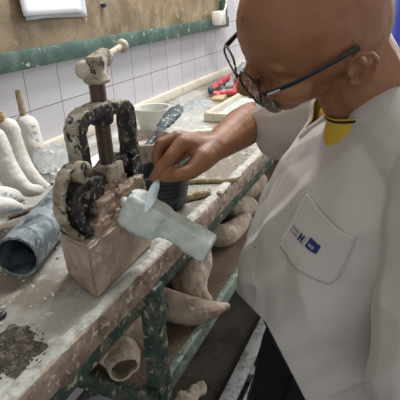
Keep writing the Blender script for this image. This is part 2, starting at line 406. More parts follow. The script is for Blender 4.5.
# head of the spindle: collar, neck, cross barrel
N_, Fa = at(84, 70, d=.735), at(122, 46, d=.865)
axb = (Fa - N_).normalized()
hc = Vv((.628, .469, 1.25))
hc = N_ + (Fa - N_) * .36
bm = bmesh.new()
lathe(bm, [(.008, 0), (.021, .002), (.022, .007), (.017, .013), (.014, .020), (.016, .034), (.013, .044)], Vv((.624, .468, 1.238)) + Vv((0, 0, -.012)), seg=22, caps=(True, True))
tube(bm, [hc - axb * .026, hc - axb * .018, hc, hc + axb * .020, hc + axb * .030], [.0125, .0155, .0165, .0165, .013], 20)
capsule(bm, [Vv((.624, .468, 1.24)), hc], [.014, .015])
bm = fuse(bm, .0018, 2); rough_up(bm, .0018, 70, 9, 4); finish('spindle_head', bm, m_visepl, vz)
hd = bmesh.new(); tube(hd, [N_, Fa], .0062, 14)
tb = finish('handle_bar', hd, m_ball, vz)
for c_, r_ in ((N_, .0148), (Fa, .0125)):
    bm = bmesh.new(); ball(bm, c_, (r_, r_, r_ * 1.02), 24); densify(bm, .006); rough_up(bm, .0007, 80, 1)
    o = finish('handle_knob', bm, m_ball, tb)
# base casting
bm = bmesh.new()
box(bm, (.602, .468, 1.013), (.186, .058, .020), bev=.004)                    # foot plate
bar_xz(bm, [(.530, 1.01), (.528, 1.05), (.536, 1.085), (.548, 1.115)], [.028, .028, .026, .024], .455, .488)
bar_xz(bm, [(.690, 1.01), (.690, 1.05), (.686, 1.085)], [.034, .030, .030], .448, .494)
bar_xz(bm, [(.548, 1.045), (.585, 1.068), (.622, 1.086), (.665, 1.086)], .020, .455, .487)     # inclined cross bar
bar_xz(bm, [(.545, 1.03), (.575, 1.018), (.60, 1.02)], .022, .452, .49)
box(bm, (.560, .466, 1.052), (.030, .034, .075), bev=.004)
bm = fuse(bm, .0022, 2); rough_up(bm, .0030, 48, 4, 4)
finish('base', bm, m_vise, vz)
bm = bmesh.new()                                                             # v jaw with plaster caked in it
quadblock(bm, [(.575, .452), (.672, .452), (.672, .49), (.575, .49)], [(.590, .456), (.660, .456), (.660, .486), (.590, .486)], 1.018, 1.062)
bm = fuse(bm, .002, 1); rough_up(bm, .0045, 80, 7, 5); finish('fixed_jaw', bm, m_rust, vz)
bm = bmesh.new(); box(bm, (.622, .466, 1.078), (.046, .034, .030), bev=.004); densify(bm, .006); rough_up(bm, .003, 60, 3)
finish('moving_jaw', bm, m_visepl, vz)
# caked front of the base that runs into the block
bm = bmesh.new()
box(bm, (.616, .446, 1.026), (.140, .020, .052), bev=.004); box(bm, (.583, .440, 1.006), (.12, .016, .04), bev=.004)
bm = fuse(bm, .0020, 1); rough_up(bm, .0045, 85, 12, 5); finish('plaster_crust', bm, m_rust, vz)
# hinge with bolt, and the hooked latch arm on the left
hp = at(81.5, 172, y=.436)
bm = bmesh.new(); lathe(bm, [(.008, -.004), (.0165, -.002), (.0165, .010), (.013, .013), (.010, .0135)], hp + Vv((0, .004, 0)), Vv((0, -1, 0)), 26, (True, True)); rough_up(bm, .0006, 90)
hg = finish('hinge_boss', bm, m_visepl, vz)
bm = bmesh.new(); lathe(bm, [(.0075, 0), (.0080, .006), (.006, .008), (.004, .012), (.001, .0125)], hp + Vv((0, -.008, 0)), Vv((0, -1, 0)), 6, (True, True)); finish('bolt', bm, m_screw, hg)
bm = bmesh.new()
hk = [at(a, b, y=.447) for a, b in ((70, 170), (65, 180), (62, 196), (63.5, 214), (70, 229), (82, 238))]
hk = smoothpts(hk, 5)
bar_xz(bm, [(p.x, p.z) for p in hk], interp([.006, .0085, .0085, .0080, .007, .005], 5), .442, .462)
ball(bm, at(70, 170, y=.457), (.010, .014, .010))
bm = fuse(bm, .002, 2); rough_up(bm, .0015, 60, 8); 
finish('latch_arm', bm, m_visepl, vz)
bm = bmesh.new()
hk2 = smoothpts([at(a, b, y=.444) for a, b in ((76, 184), (71, 196), (72, 212), (80, 226), (88, 232))], 4)
bar_xz(bm, [(p.x, p.z) for p in hk2], interp([.012, .016, .018, .015, .010], 4), .430, .462)
bm = fuse(bm, .002, 2); rough_up(bm, .0022, 55, 6); finish('hook', bm, m_vise, vz)

# ------------------------------------------------------------------ cast held in the vise
A0, A1 = at(131, 208, y=.424), at(211, 249, y=.285)
AX = (A1 - A0).normalized()
def sect(c, t, w, h, n=28, pw=3.6, up=None, roll=0):
    s, u = frame_at(t)
    if roll:
        s, u = s * math.cos(roll) + u * math.sin(roll), u * math.cos(roll) - s * math.sin(roll)
    out = []
    for k in range(n):
        q = 2 * math.pi * k / n; cq, sq = math.cos(q), math.sin(q)
        out.append(c + s * (w * math.copysign(abs(cq) ** (2 / pw), cq)) + u * (h * math.copysign(abs(sq) ** (2 / pw), sq)))
    return out
L = (A1 - A0).length; s_, u_ = frame_at(AX)
bm = bmesh.new(); rings = []
for t, w, h, du, ds in ((-.06, .012, .010, 0, 0), (-.05, .025, .024, 0, 0), (0, .029, .028, 0, 0), (.15, .031, .0285, 0, 0), (.30, .031, .0275, 0, 0), (.38, .029, .026, 0, 0), (.44, .0245, .020, .005, .001), (.55, .0225, .0185, .006, .001), (.75, .0225, .019, .003, 0), (.93, .023, .0195, 0, 0), (.985, .021, .018, 0, 0), (1.0, .017, .014, 0, 0)):
    rings.append(sect(A0 + AX * (L * t) + u_ * du + s_ * ds, AX, w * (1.16 if t < .4 else 1.06), h * 1.06, 32, 8 if t < .97 else 5, roll=.34 - .27 * t))
loft(bm, rings); bm = fuse(bm, .0017, 1); rough_up(bm, .0022, 30, 5, 3); rough_up(bm, .0009, 90, 2, 3)
cast = finish('plaster_cast', bm, m_cast, label='wet grey-green plaster limb cast clamped in the vise over the bench edge', cat='plaster cast')
bm = bmesh.new()                                                            # ragged layer of fresh plaster near the tip
rings = [sect(A0 + AX * (L * t), AX, w, h, 28, 4, roll=.05) for t, w, h in ((.70, .0235, .0195), (.73, .0255, .0215), (.86, .0260, .022), (.975, .0245, .0205), (1.0, .019, .015))]
loft(bm, rings); densify(bm, .006); rough_up(bm, .0028, 70, 31, 4); finish('fresh_layer', bm, m_cast, cast)
bm = bmesh.new()
for k_, (t, ds, du, rr) in enumerate(((.10, -.004, .0300, (.026, .020, .0045)), (.20, .004, .0290, (.018, .014, .0040)), (.33, .010, .0275, (.016, .012, .0035)))):
    ball(bm, A0 + AX * (L * t) + s_ * ds + u_ * du, rr, 24, Matrix((AX, s_, u_)).transposed())
bm = fuse(bm, .0015, 1); rough_up(bm, .0018, 80, 11, 4); finish('plaster_smear', bm, m_cast, cast)
bm = bmesh.new(); J = Vv((.612, .462, 1.040))
tube(bm, smoothpts([J, J.lerp(A0, .5), A0 + AX * .01], 5), interp([.010, .011, .013], 5), 14); rough_up(bm, .0015, 70, 3)
finish('mandrel', bm, m_cast, cast, label='rod stub gripped by the jaws')

# ------------------------------------------------------------------ person
C = CAM + Vv((.678, .132, -.056))
hF = Vv((-.572, .756, -.315)).normalized(); hU = Vv((-.516, -.032, .857)); hU = (hU - hF * hU.dot(hF)).normalized(); hL = hU.cross(hF)
H3 = Matrix((hF, hL, hU)).transposed()
def hp_(f, l, u): return C + hF * f + hL * l + hU * u
def Rl(x, y, z): return CAM + Vv((x, y, z))
S = Vv((.835, .55, 0)).normalized(); Fh = Vv((-.55, .835, 0)).normalized(); UP = Vv((0, 0, 1))
body = bmesh.new()
def hb(f, l, u, r, rot=None): 
    ball(body, hp_(f, l, u), r, 24, H3 if rot is None else H3 @ rot)
hb(.002, 0, .030, (.106, .080, .097)); hb(.036, 0, .035, (.074, .070, .080)); hb(-.045, 0, .010, (.060, .066, .070))
hb(.040, 0, -.036, (.052, .056, .052)); hb(.054, 0, -.068, (.036, .038, .026)); hb(.076, 0, -.084, (.015, .021, .013))
hb(.020, 0, -.050, (.050, .053, .036))
hb(.082, 0, .018, (.018, .055, .012))                                       # brow
for sg in (1, -1):
    hb(.062, .045 * sg, -.028, (.030, .024, .022)); hb(.078, .036 * sg, .014, (.014, .022, .009))
    hb(.105, .011 * sg, -.042, (.012, .009, .008))                          # nostril wings
    hb(.076, .033 * sg, -.006, (.013, .017, .0055))                          # upper lid
    hb(.072, .033 * sg, -.017, (.012, .016, .005))                           # lower lid
capsule(body, [hp_(.090, 0, .008), hp_(.102, 0, -.012), hp_(.116, 0, -.034), hp_(.112, 0, -.042)], [.0095, .0100, .0115, .0095])
hb(.091, 0, -.060, (.014, .026, .0070)); hb(.089, 0, -.069, (.013, .022, .0065)); hb(.083, 0, -.055, (.018, .028, .014))
for sg in (1, -1):                                                          # ears
    e0 = hp_(-.012, .080 * sg, -.012)
    def ep(f, u, o=0): return e0 + hF * f * .84 + hU * u * .84 + hL * sg * o
    capsule(body, [ep(.014, .008, -.004), ep(.013, .024, .002), ep(.003, .033, .007), ep(-.013, .031, .011), ep(-.023, .016, .013), ep(-.022, -.003, .011), ep(-.013, -.019, .007), ep(-.001, -.029, .001), ep(.008, -.026, -.004)],
            [.0036, .0037, .0038, .0040, .0040, .0038, .0042, .0056, .0044], 12)
    capsule(body, [ep(-.002, .018, .003), ep(-.012, .006, .006), ep(-.008, -.012, .003)], [.0038, .0042, .0040], 10)
    capsule(body, [ep(.012, .0, -.001), ep(.011, -.007, .001)], [.0045, .0045], 10)
    ball(body, ep(-.004, 0, -.007), (.014, .008, .023), 16, H3)
Nb = Rl(.735, .035, -.175)
capsule(body, [hp_(-.045, 0, -.035), C.lerp(Nb, .62) - Fh * .012, Nb, Nb - UP * .05], [.058, .057, .060, .075])
capsule(body, [hp_(-.02, 0, -.06), Nb + Fh * .025 - UP * .03], [.040, .042])
capsule(body, [Nb - UP * .0 , Nb + S * .10 - UP * .045], [.055, .050]); capsule(body, [Nb, Nb - S * .10 - UP * .045], [.055, .050])
def tsect(z, cx, cy, w, df, db, n=36):
    out = []
    c = Vv((cx, cy, z))
    for k in range(n):
        q = 2 * math.pi * k / n; cq, sq = math.cos(q), math.sin(q)
        a = w * math.copysign(abs(cq) ** .85, cq); d = (df if sq > 0 else db) * math.copysign(abs(sq) ** .9, sq)
        out.append(c + S * a + Fh * d)
    return out
TR = [(1.165, .735, .035, .085, .055, .06), (1.135, .737, .038, .145, .075, .085), (1.08, .742, .045, .168, .105, .105), (1.0, .752, .058, .168, .125, .11), (.90, .77, .075, .165, .145, .11), (.80, .79, .085, .17, .15, .115), (.72, .81, .09, .172, .13, .125), (.64, .82, .09, .16, .10, .11)]
loft(body, [tsect(*r) for r in reversed(TR)])
sR, eR, wR = Nb + S * .165 + Vv((0, 0, -.045)) - Fh * .01, Rl(.958, .318, -.258), at(214, 148, d=.83)
capsule(body, [sR, sR.lerp(eR, .5), eR], [.056, .048, .041])
capsule(body, [eR, eR.lerp(wR, .30), eR.lerp(wR, .7), wR], [.041, .042, .032, .0255])
sL, eL = Nb - S * .165 + Vv((0, 0, -.045)) - Fh * .01, Nb - S * .245 + Fh * .03 - UP * .285
wL = at(425, 440, d=.70)
capsule(body, [sL, sL.lerp(eL, .5), eL], [.056, .048, .041])
capsule(body, [eL, eL.lerp(wL, .30), eL.lerp(wL, .7), wL], [.041, .040, .031, .026])
# legs under the trousers
hips = Vv((.815, .09, .70))
for sg in (1, -1):
    hj = hips + S * (.088 * sg) - UP * .02; kn = hj + Fh * .09 + UP * -.36 + S * .01 * sg; an = kn - Fh * .05 - UP * .30
    an.z = .05
    capsule(body, [hj, kn, an], [.082, .055, .036]); capsule(body, [an, an + Fh * .12 - UP * .022], [.036, .026])
# right hand pinching the spatula
d0 = .80
def hd_(px, py, d): return at(px, py, d=d)
IP = [hd_(182, 143, .785), hd_(170, 158, .772), hd_(160, 169, .776), hd_(153.5, 177.5, .785)]      # index
MP = [hd_(177, 138, .812), hd_(160, 144, .800), hd_(156, 157, .803), hd_(159, 168, .806)]          # middle
RP = [hd_(180, 137, .834), hd_(164, 143, .828), hd_(160, 156, .830), hd_(166, 166, .828)]          # ring
LP_ = [hd_(186, 138, .852), hd_(173, 144, .850), hd_(168, 155, .850), hd_(173, 163, .846)]         # little
TP = [hd_(203, 159, .800), hd_(191, 171.5, .782), hd_(177, 174.5, .774), hd_(164.5, 177.5, .781)]      # thumb
palm = bmesh.new()
capsule(body, [wR, hd_(200, 147, .818), IP[0]], [.0250, .021, .0135])
capsule(body, [wR, hd_(198, 144, .828), MP[0]], [.024, .020, .0135])
capsule(body, [wR, hd_(198, 144, .838), RP[0]], [.024, .019, .0125])
capsule(body, [wR, hd_(200, 146, .845), LP_[0]], [.023, .018, .0115])
capsule(body, [wR, TP[0], TP[1]], [.024, .0215, .0140]); capsule(body, [hd_(196, 160, .82), hd_(190, 158, .835)], [.019, .015])
capsule(body, IP, [.0132, .0115, .0100, .0080]); capsule(body, MP, [.0125, .0105, .0092, .0078])
capsule(body, RP, [.0120, .0102, .0088, .0074]); capsule(body, LP_, [.0110, .0092, .0080, .0068])
capsule(body, TP[1:], [.0140, .0125, .0088]); ball(body, hd_(186, 160, .818), (.020, .020, .020)); ball(body, hd_(176, 163, .822), (.013, .013, .013))
# left hand hanging relaxed
hx = (wL - eL).normalized(); hy = hx.cross(UP).normalized(); hz = hx.cross(hy)
ball(body, wL + hx * .045, (.048, .020, .040), 20, Matrix((hx, hz, hy)).transposed())
for i, (o, ln) in enumerate(((.030, .078), (.010, .086), (-.010, .080), (-.029, .064))):
    b0 = wL + hx * .080 + hy * o
    capsule(body, [b0, b0 + hx * ln * .45 + hz * .010, b0 + hx * ln * .75 + hz * .026, b0 + hx * ln * .9 + hz * .044], [.0105, .0095, .0085, .007], 10)
capsule(body, [wL + hx * .02 + hy * .03, wL + hx * .05 + hy * .058, wL + hx * .078 + hy * .062 + hz * .012], [.015, .012, .009], 10)
bm = fuse(body, .0030, 3, .5)
rough_up(bm, .0006, 60, 1, 2)
person = finish('person', bm, m_skin, label='bald person in white tunic and glasses leaning over the bench smoothing the clamped cast', cat='person', org=(hips.x, hips.y, -.03))

def cut_above(bm, co, no, cond=lambda c: True):
    """cut along a plane, remove what lies on the normal's side where cond holds"""
    bmesh.ops.bisect_plane(bm, geom=bm.verts[:] + bm.edges[:] + bm.faces[:], plane_co=co, plane_no=no)
    dead = [f for f in bm.faces if (f.calc_center_median() - co).dot(no) > 1e-6 and cond(f.calc_center_median())]
    bmesh.ops.delete(bm, geom=dead, context='FACES')
# yellow t-shirt
bm = bmesh.new()
def grow(r, g): return (r[0], r[1], r[2], r[3] + g, r[4] + g, r[5] + g)
loft(bm, [tsect(*grow(r, .014 if i_ < 4 else .004)) for i_, r in reversed(list(enumerate(TR[:5])))])
capsule(bm, [Nb - UP * .05, Nb + UP * .0, Nb.lerp(C, .35)], [.066, .066, .066]); capsule(bm, [Nb - UP * .05 + Fh * .045, Nb + Fh * .030 + UP * .01], [.052, .054]); 
capsule(bm, [Nb, Nb + S * .11 - UP * .04], [.062, .060]); capsule(bm, [Nb, Nb - S * .11 - UP * .04], [.062, .060])
capsule(bm, [sR, sR.lerp(eR, .4)], [.063, .056]); capsule(bm, [sL, sL.lerp(eL, .4)], [.063, .056])
bm = fuse(bm, .004, 3)
nn = (UP + Fh * .42).normalized(); nco = Nb + UP * .040
cut_above(bm, nco, nn)
ts = finish('tshirt', bm, m_yellow, person); solidify(ts, .002)
bm = bmesh.new(); ring = []
na, nb2 = S, nn.cross(S).normalized()
pts = []; tt = BVHTree.FromObject(ts, bpy.context.evaluated_depsgraph_get()); 
b0 = bmesh.new(); b0.from_mesh(ts.data); tt = BVHTree.FromBMesh(b0); b0.free()
for k in range(41):
    q = 2 * math.pi * k / 40; d_ = na * math.cos(q) + nb2 * math.sin(q); o_ = nco - nn * .004 + d_ * .16
    h = tt.ray_cast(o_ - ORG[ts.name], -d_)
    pts.append(h[0] + ORG[ts.name] if h[0] is not None else nco + d_ * .07)
tube(bm, pts, .0022, 8); finish('neck_binding', bm, m_black, ts)
# black trousers
bm = bmesh.new()
loft(bm, [tsect(*grow(r, .012)) for r in reversed(TR[5:])])
for sg in (1, -1):
    hj = hips + S * (.090 * sg) - UP * .02; kn = hj + Fh * .09 + UP * -.36 + S * .01 * sg; an = kn - Fh * .05 - UP * .30
    an.z = .03
    capsule(bm, [hj, hj.lerp(kn, .5), kn, kn.lerp(an, .5), an], [.105, .092, .080, .072, .068])
bm = fuse(bm, .006, 4); cut_above(bm, Vv((0, 0, .04)), Vv((0, 0, -1))); rough_up(bm, .006, 9, 4, 3)
tr = finish('trousers', bm, m_black, person); solidify(tr, .002)
for sg in (1, -1):
    hj = hips + S * (.090 * sg) - UP * .02; kn = hj + Fh * .09 + UP * -.36 + S * .01 * sg; an = kn - Fh * .05 - UP * .30
    bm = bmesh.new(); an.z = .025
    capsule(bm, [an - Fh * .03, an + Fh * .08, an + Fh * .17 - UP * .012], [.050, .048, .038]); bm = fuse(bm, .004, 3)
    cut_above(bm, Vv((0, 0, -.016)), Vv((0, 0, -1))); bmesh.ops.holes_fill(bm, edges=[e for e in bm.edges if e.is_boundary])
    finish('shoe', bm, m_shoe, person)
# white tunic
bm = bmesh.new()
SH = [(1.168, .735, .035, .090, .065, .07), (1.138, .737, .037, .155, .09, .095), (1.08, .740, .045, .182, .125, .115), (1.0, .742, .060, .183, .145, .12), (.92, .745, .080, .183, .155, .125), (.83, .748, .092, .188, .163, .135), (.72, .755, .098, .20, .172, .15), (.60, .76, .10, .21, .178, .155)]
loft(bm, [tsect(*r) for r in reversed(SH)])
capsule(bm, [Nb, Nb + S * .12 - UP * .035], [.066, .068]); capsule(bm, [Nb, Nb - S * .12 - UP * .035], [.066, .068])
cuffR = sR.lerp(eR, .73)
capsule(bm, [sR + UP * .003, sR.lerp(eR, .5) - UP * .010, sR.lerp(eR, 1.15)], [.078, .072, .063])
dl = (eL - sL).normalized()
capsule(bm, [sL, sL.lerp(eL, .5), eL + dl * .03], [.080, .080, .085])
bm = fuse(bm, .0036, 8, .6)
# cloth folds: broad drapes plus sharper creases fanning from shoulder and armpit
bm.normal_update(); mv = []
for v in bm.verts:
    p = v.co; s = (p - Nb).dot(S); z = p.z - Nb.z; f = (p - Nb).dot(Fh)
    a = noise.noise(Vv((s * 7 + z * 2.5, z * 2.2, f * 5)) + Vv((3, 1, 8)))
    b = noise.noise(Vv((s * 16 - z * 8, z * 5, 2.0 + f * 9)))
    rdg = 1 - abs(noise.noise(Vv((s * 9 + z * 7, z * 3.5 - s * 3, 7.5 + f * 4)))) * 2
    down = min(1, max(0, -z / .35))
    mv.append(v.normal * (.027 * a * down + .006 * b + .012 * max(0, rdg - .40) * (0.5 + down)))
for v, d in zip(bm.verts, mv): v.co += d
# hem, cuffs and neck opening
tree = BVHTree.FromBMesh(bm)
def first_hit(px, py, dflt):
    h = tree.ray_cast(CAM, (R @ Vv(((px - 200) / F, (py - 200) / F, 1))).normalized())
    return h[0] if h[0] is not None else at(px, py, d=dflt)
# the front hem runs up towards the bench side: two slanting cuts
hem = []
for (p0, p1) in (((236, 291), (264, 320)), ((262, 314), (306, 400))):
    q0, q1 = at(*p0, d=.82) - CAM, at(*p1, d=.70) - CAM
    n_ = q0.cross(q1).normalized()
    if n_.z > 0: n_ = -n_
    bmesh.ops.bisect_plane(bm, geom=bm.verts[:] + bm.edges[:] + bm.faces[:], plane_co=CAM, plane_no=n_); hem.append(n_)
dead = [f for f in bm.faces if f.calc_center_median().z < .97 and all((f.calc_center_median() - CAM).dot(n_) > 0 for n_ in hem)]
bmesh.ops.delete(bm, geom=dead, context='FACES')
cut_above(bm, Vv((0, 0, .64)), -UP)
ax_ = (eR - sR).normalized(); cut_above(bm, cuffR, ax_, lambda c: (c - cuffR).length < .22 and c.z > .97)
cl = eL + dl * .045; cut_above(bm, cl, dl, lambda c: (c - cl).length < .14 and (c - Nb).dot(S) < -.165)
vb = first_hit(303, 135, .68)                                               # bottom of the V
for sg in (1, -1):
    e1 = (Nb + S * (.075 * sg) + UP * .03) - vb
for sg in (1, -1):
    bmesh.ops.bisect_plane(bm, geom=bm.verts[:] + bm.edges[:] + bm.faces[:], plane_co=vb, plane_no=(S * sg * 1.0 - UP * .80).normalized())
def inV(c):
    r = c - vb; z = r.z
    return z > 0 and abs(r.dot(S)) < z * .80 and (c - Nb).dot(Fh) > -.01
ring_c = Nb + UP * .03
dead = [f for f in bm.faces if inV(f.calc_center_median()) or ((f.calc_center_median() - ring_c).length < .063 and f.calc_center_median().z > Nb.z + .030)]
bmesh.ops.delete(bm, geom=dead, context='FACES')
loose = [v for v in bm.verts if not v.link_faces]; bmesh.ops.delete(bm, geom=loose, context='VERTS')
tree = BVHTree.FromBMesh(bm)
shirt = finish('tunic', bm, m_shirt, person); solidify(shirt, .0022, 0)
def on_shirt(s, z, lift=.002):
    """point of the tunic's chest at s metres towards the right shoulder and z below the neck"""
    o = Nb + S * s + UP * z + Fh * .5
    h = tree.ray_cast(o, -Fh)
    if h[0] is None: h = (o - Fh * .35, Fh)
    return h[0] + h[1] * lift * (1 if h[1].dot(Fh) > 0 else -1)
def on_px(px, py, lift=.002):
    d = (R @ Vv(((px - 200) / F, (py - 200) / F, 1))).normalized()
    h = tree.ray_cast(CAM, d)
    if h[0] is None: return at(px, py, d=.68)
    return h[0] - d * lift
# collar band along the V
for sg in (-1, 1):
    pts = []
    for i in range(22):
        z = -.004 + i / 21 * .115
        q = vb + UP * z + S * (sg * (z * .80 + .007))
        h = tree.ray_cast(q + Fh * .2, -Fh)
        if h[0] is not None and (not pts or (h[0] - pts[-1]).length < .02): pts.append(h[0] + h[1] * .0006)
    if len(pts) > 4:
        bm = bmesh.new(); rings = []
        for i, p in enumerate(pts):
            t = (pts[min(i + 1, len(pts) - 1)] - pts[max(i - 1, 0)]).normalized(); w_ = Fh.cross(t).normalized(); nn_ = t.cross(w_).normalized()
            if nn_.dot(Fh) < 0: nn_ = -nn_
            rings.append([p + (w_ * math.cos(k * math.pi / 5)) * .0085 + nn_ * math.sin(k * math.pi / 5) * .0028 for k in range(10)])
        loft(bm, rings); finish('collar_band', bm, m_shirt, shirt)
# chest pocket: surface patch between four corners on the tunic
PC = [on_px(*c, .004) for c in ((307, 193), (356, 238), (333, 287), (279, 246))]
def pk(u, v, lift=.0):
    p = (PC[0] * (1 - u) + PC[1] * u) * (1 - v) + (PC[3] * (1 - u) + PC[2] * u) * v
    nrm = (PC[1] - PC[0]).cross(PC[3] - PC[0]).normalized()
    if nrm.dot(CAM - p) < 0: nrm = -nrm
    h = tree.ray_cast(p + nrm * .08, -nrm)
    b_ = h[0] if h[0] is not None and (h[0] - p).length < .03 else p
    return b_ + nrm * (lift + .0015)
NP = 22; bm = bmesh.new(); g = []
for j in range(NP + 1):
    row = []
    for i in range(NP + 1):
        u, v = i / NP, j / NP
        sag = -.0 + .05 * math.sin(math.pi * u) * (1 - v)
        # rounded lower corners
        uu = .5 + (u - .5) * (1 - .10 * max(0, v - .85) / .15)
        row.append(bm.verts.new(pk(uu, min(1, v + sag * (1 - v)), .0022 + .002 * (1 - v) * math.sin(math.pi * u))))
    g.append(row)
for j in range(NP):
    for i in range(NP): bm.faces.new((g[j][i], g[j][i + 1], g[j + 1][i + 1], g[j + 1][i]))
bm.normal_update(); bm.faces.ensure_lookup_table()
if bm.faces[100].normal.dot(CAM - PC[0]) < 0: bmesh.ops.reverse_faces(bm, faces=bm.faces[:])
pocket = finish('pocket', bm, m_shirt, shirt); solidify(pocket, .0035, -1)
# stitched print on the pocket
def text_on(txt, u0, v0, du, dv, size, m, name, lift=.0052):
    """lettering laid on the pocket: origin (u0,v0), reading direction (du,dv)"""
    cu = bpy.data.curves.new('t', 'FONT'); cu.body = txt; cu.size = 1; cu.extrude = 0; cu.offset = .012
    o = bpy.data.objects.new('t', cu); link(o); dg = bpy.context.evaluated_depsgraph_get(); dg.update()
    me = bpy.data.meshes.new_from_object(o.evaluated_get(dg)); bpy.data.objects.remove(o)
    b = bmesh.new(); b.from_mesh(me); bpy.data.meshes.remove(me)
    W = (PC[1] - PC[0]).length; Hh = (PC[3] - PC[0]).length
    for v in b.verts:
        x, y = v.co.x * size, v.co.y * size
        u = u0 + (x * du + y * dv) / W; vv = v0 + (x * dv - y * du) / Hh
        v.co = pk(u, vv, lift)
    return finish(name, b, m, shirt, smooth=False)
def rect_on(u0, v0, u1, v1, m, name, lift=.0050, corners=None):
    b = bmesh.new(); n = 5
    cs = corners or [(u0, v0), (u1, v0), (u1, v1), (u0, v1)]
    g = []
    for j in range(n + 1):
        row = []
        for i in range(n + 1):
            a, c_ = i / n, j / n
            u = (cs[0][0] * (1 - a) + cs[1][0] * a) * (1 - c_) + (cs[3][0] * (1 - a) + cs[2][0] * a) * c_
            v = (cs[0][1] * (1 - a) + cs[1][1] * a) * (1 - c_) + (cs[3][1] * (1 - a) + cs[2][1] * a) * c_
            row.append(b.verts.new(pk(u, v, lift)))
        g.append(row)
    for j in range(n):
        for i in range(n): b.faces.new((g[j][i], g[j][i + 1], g[j + 1][i + 1], g[j + 1][i]))
    return finish(name, b, m, shirt, smooth=False)
TXT = True
if TXT:
    text_on('Hôpital', .10, .535, 1, -.05, .0066, m_navy, 'lettering')
    text_on('Erasme', .10, .605, 1, -.05, .0066, m_navy, 'lettering')
    rect_on(.315, .485, .345, .615, m_navy, 'emblem'); rect_on(.345, .53, .375, .57, m_navy, 'emblem'); rect_on(.375, .485, .405, .615, m_navy, 'emblem')
    rect_on(.440, .46, .446, .63, m_navy, 'divider_line')
    rect_on(.49, .43, .69, .59, m_navy, 'badge')
    text_on('ULB', .535, .54, 1, 0, .0062, m_printw, 'badge_lettering', .0062)
# buttons/snap on the front
q = on_px(255, 246, .003)
bm = bmesh.new(); ball(bm, q, (.0035, .0035, .0035), 12); finish('snap_button', bm, m_framem, shirt)
# placket seam
pts = [on_px(x, y, .0015) for x, y in ((300, 134), (292, 150), (283, 170), (276, 190), (270, 210), (262, 235), (256, 262), (252, 285))]
bm = bmesh.new(); tube(bm, smoothpts(pts, 5), .0016, 8, flat=.6); finish('placket_seam', bm, m_shirt, shirt)

# moustache
bm = bmesh.new()
for sg in (1, -1):
    capsule(bm, [hp_(.106, 0, -.051), hp_(.100, .014 * sg, -.054), hp_(.090, .027 * sg, -.061), hp_(.082, .034 * sg, -.068)], [.0065, .0075, .0065, .004], 12)
bm = fuse(bm, .0014, 1); rough_up(bm, .0022, 160, 3, 3); finish('moustache', bm, m_mous, person)
for sg in (1, -1):
    bm = bmesh.new(); ball(bm, hp_(.070, .033 * sg, -.010), .0125, 20); ey = finish('eye', bm, m_eye, person)
    bm = bmesh.new(); ball(bm, hp_(.0795, .033 * sg, -.0135), .0052, 12); finish('iris', bm, m_iris, ey)

# eyeglasses sit low on the nose
gl = empty('eyeglasses', hp_(.118, 0, -.02), 'dark narrow-rimmed eyeglasses worn low on the bald person\'s nose', 'eyeglasses')
def g_(l, u, f=0): return hp_(.122 - abs(l) * .10 + f, l, u - .012)
hinge = {1: at(269, 98, d=.570), -1: None}
for sg in (1, -1):
    pr = []
    for k in range(33):
        q = 2 * math.pi * k / 32; cq, sq = math.cos(q), math.sin(q)
        pr.append(g_(sg * .034 + .027 * math.copysign(abs(cq) ** .75, cq), .018 * math.copysign(abs(sq) ** .75, sq), -.003 * abs(sq) + .0))
    bm = bmesh.new(); tube(bm, pr, .0016, 8); rim = finish('rim', bm, m_frame, gl)
    bm = bmesh.new(); c_ = bm.verts.new(g_(sg * .034, 0, .001)); vs = [bm.verts.new(p) for p in pr[:-1]]
    for i in range(32): bm.faces.new((c_, vs[i], vs[(i + 1) % 32]))
    ln = finish('lens', bm, m_lens, rim); solidify(ln, .0015, 0)
    h0 = g_(sg * .062, .008, -.004)
    tipp = hp_(-.010, .084 * sg, .024)
    pts = smoothpts([h0, h0.lerp(tipp, .3) + hL * .006 * sg, h0.lerp(tipp, .7) + hL * .004 * sg, tipp], 6)
    bm = bmesh.new(); tube(bm, pts, interp([.0042, .0036, .0034, .0042], 6), 10, flat=.6, ref=hL); tm = finish('temple', bm, m_frame, gl)
    a, b = h0.lerp(tipp, .03) + hL * .004 * sg, h0.lerp(tipp, .16) + hL * .006 * sg
    bm = bmesh.new(); tube(bm, [a, b], .0022, 8); finish('hinge', bm, m_framem, tm)
bm = bmesh.new(); tube(bm, smoothpts([g_(.008, .004), g_(.003, .007, .002), g_(-.003, .007, .002), g_(-.008, .004)], 4), .0017, 8); finish('bridge', bm, m_frame, gl)

# ------------------------------------------------------------------ spatula
gp = (IP[3] + TP[3]) / 2
tipb = at(133, 214, d=.775)
tipb = at(145, 213, d=.752)
sp = empty('spatula', gp, 'small pointed steel plaster spatula pinched between thumb and forefinger over the cast', 'spatula')
dd = (tipb - gp); bm = bmesh.new(); rings = []
bd = dd.normalized(); vw = (CAM - gp).normalized(); sd = bd.cross(vw).normalized(); nm = sd.cross(bd).normalized()
for t, w in ((.0, .0022), (.08, .0025), (.16, .0048), (.30, .0072), (.5, .0084), (.7, .0074), (.86, .0048), (.96, .0020), (1.0, .0006)):
    c_ = gp + dd * t + nm * (.004 * math.sin(t * 3.1))
    rings.append([c_ + sd * w, c_ + nm * .0008, c_ - sd * w, c_ - nm * .0008])
loft(bm, rings); finish('blade', bm, m_steel, sp)
bm = bmesh.new(); e_ = at(192, 157, d=.797)
tube(bm, smoothpts([gp + dd * .08, gp, gp.lerp(e_, .5), e_], 4), interp([.0022, .0034, .0040, .0036], 4), 10); finish('handle', bm, m_handle, sp)

# ------------------------------------------------------------------ things on the bench, behind the vise
def at_b(px, py): return at(px, py, z=BT)
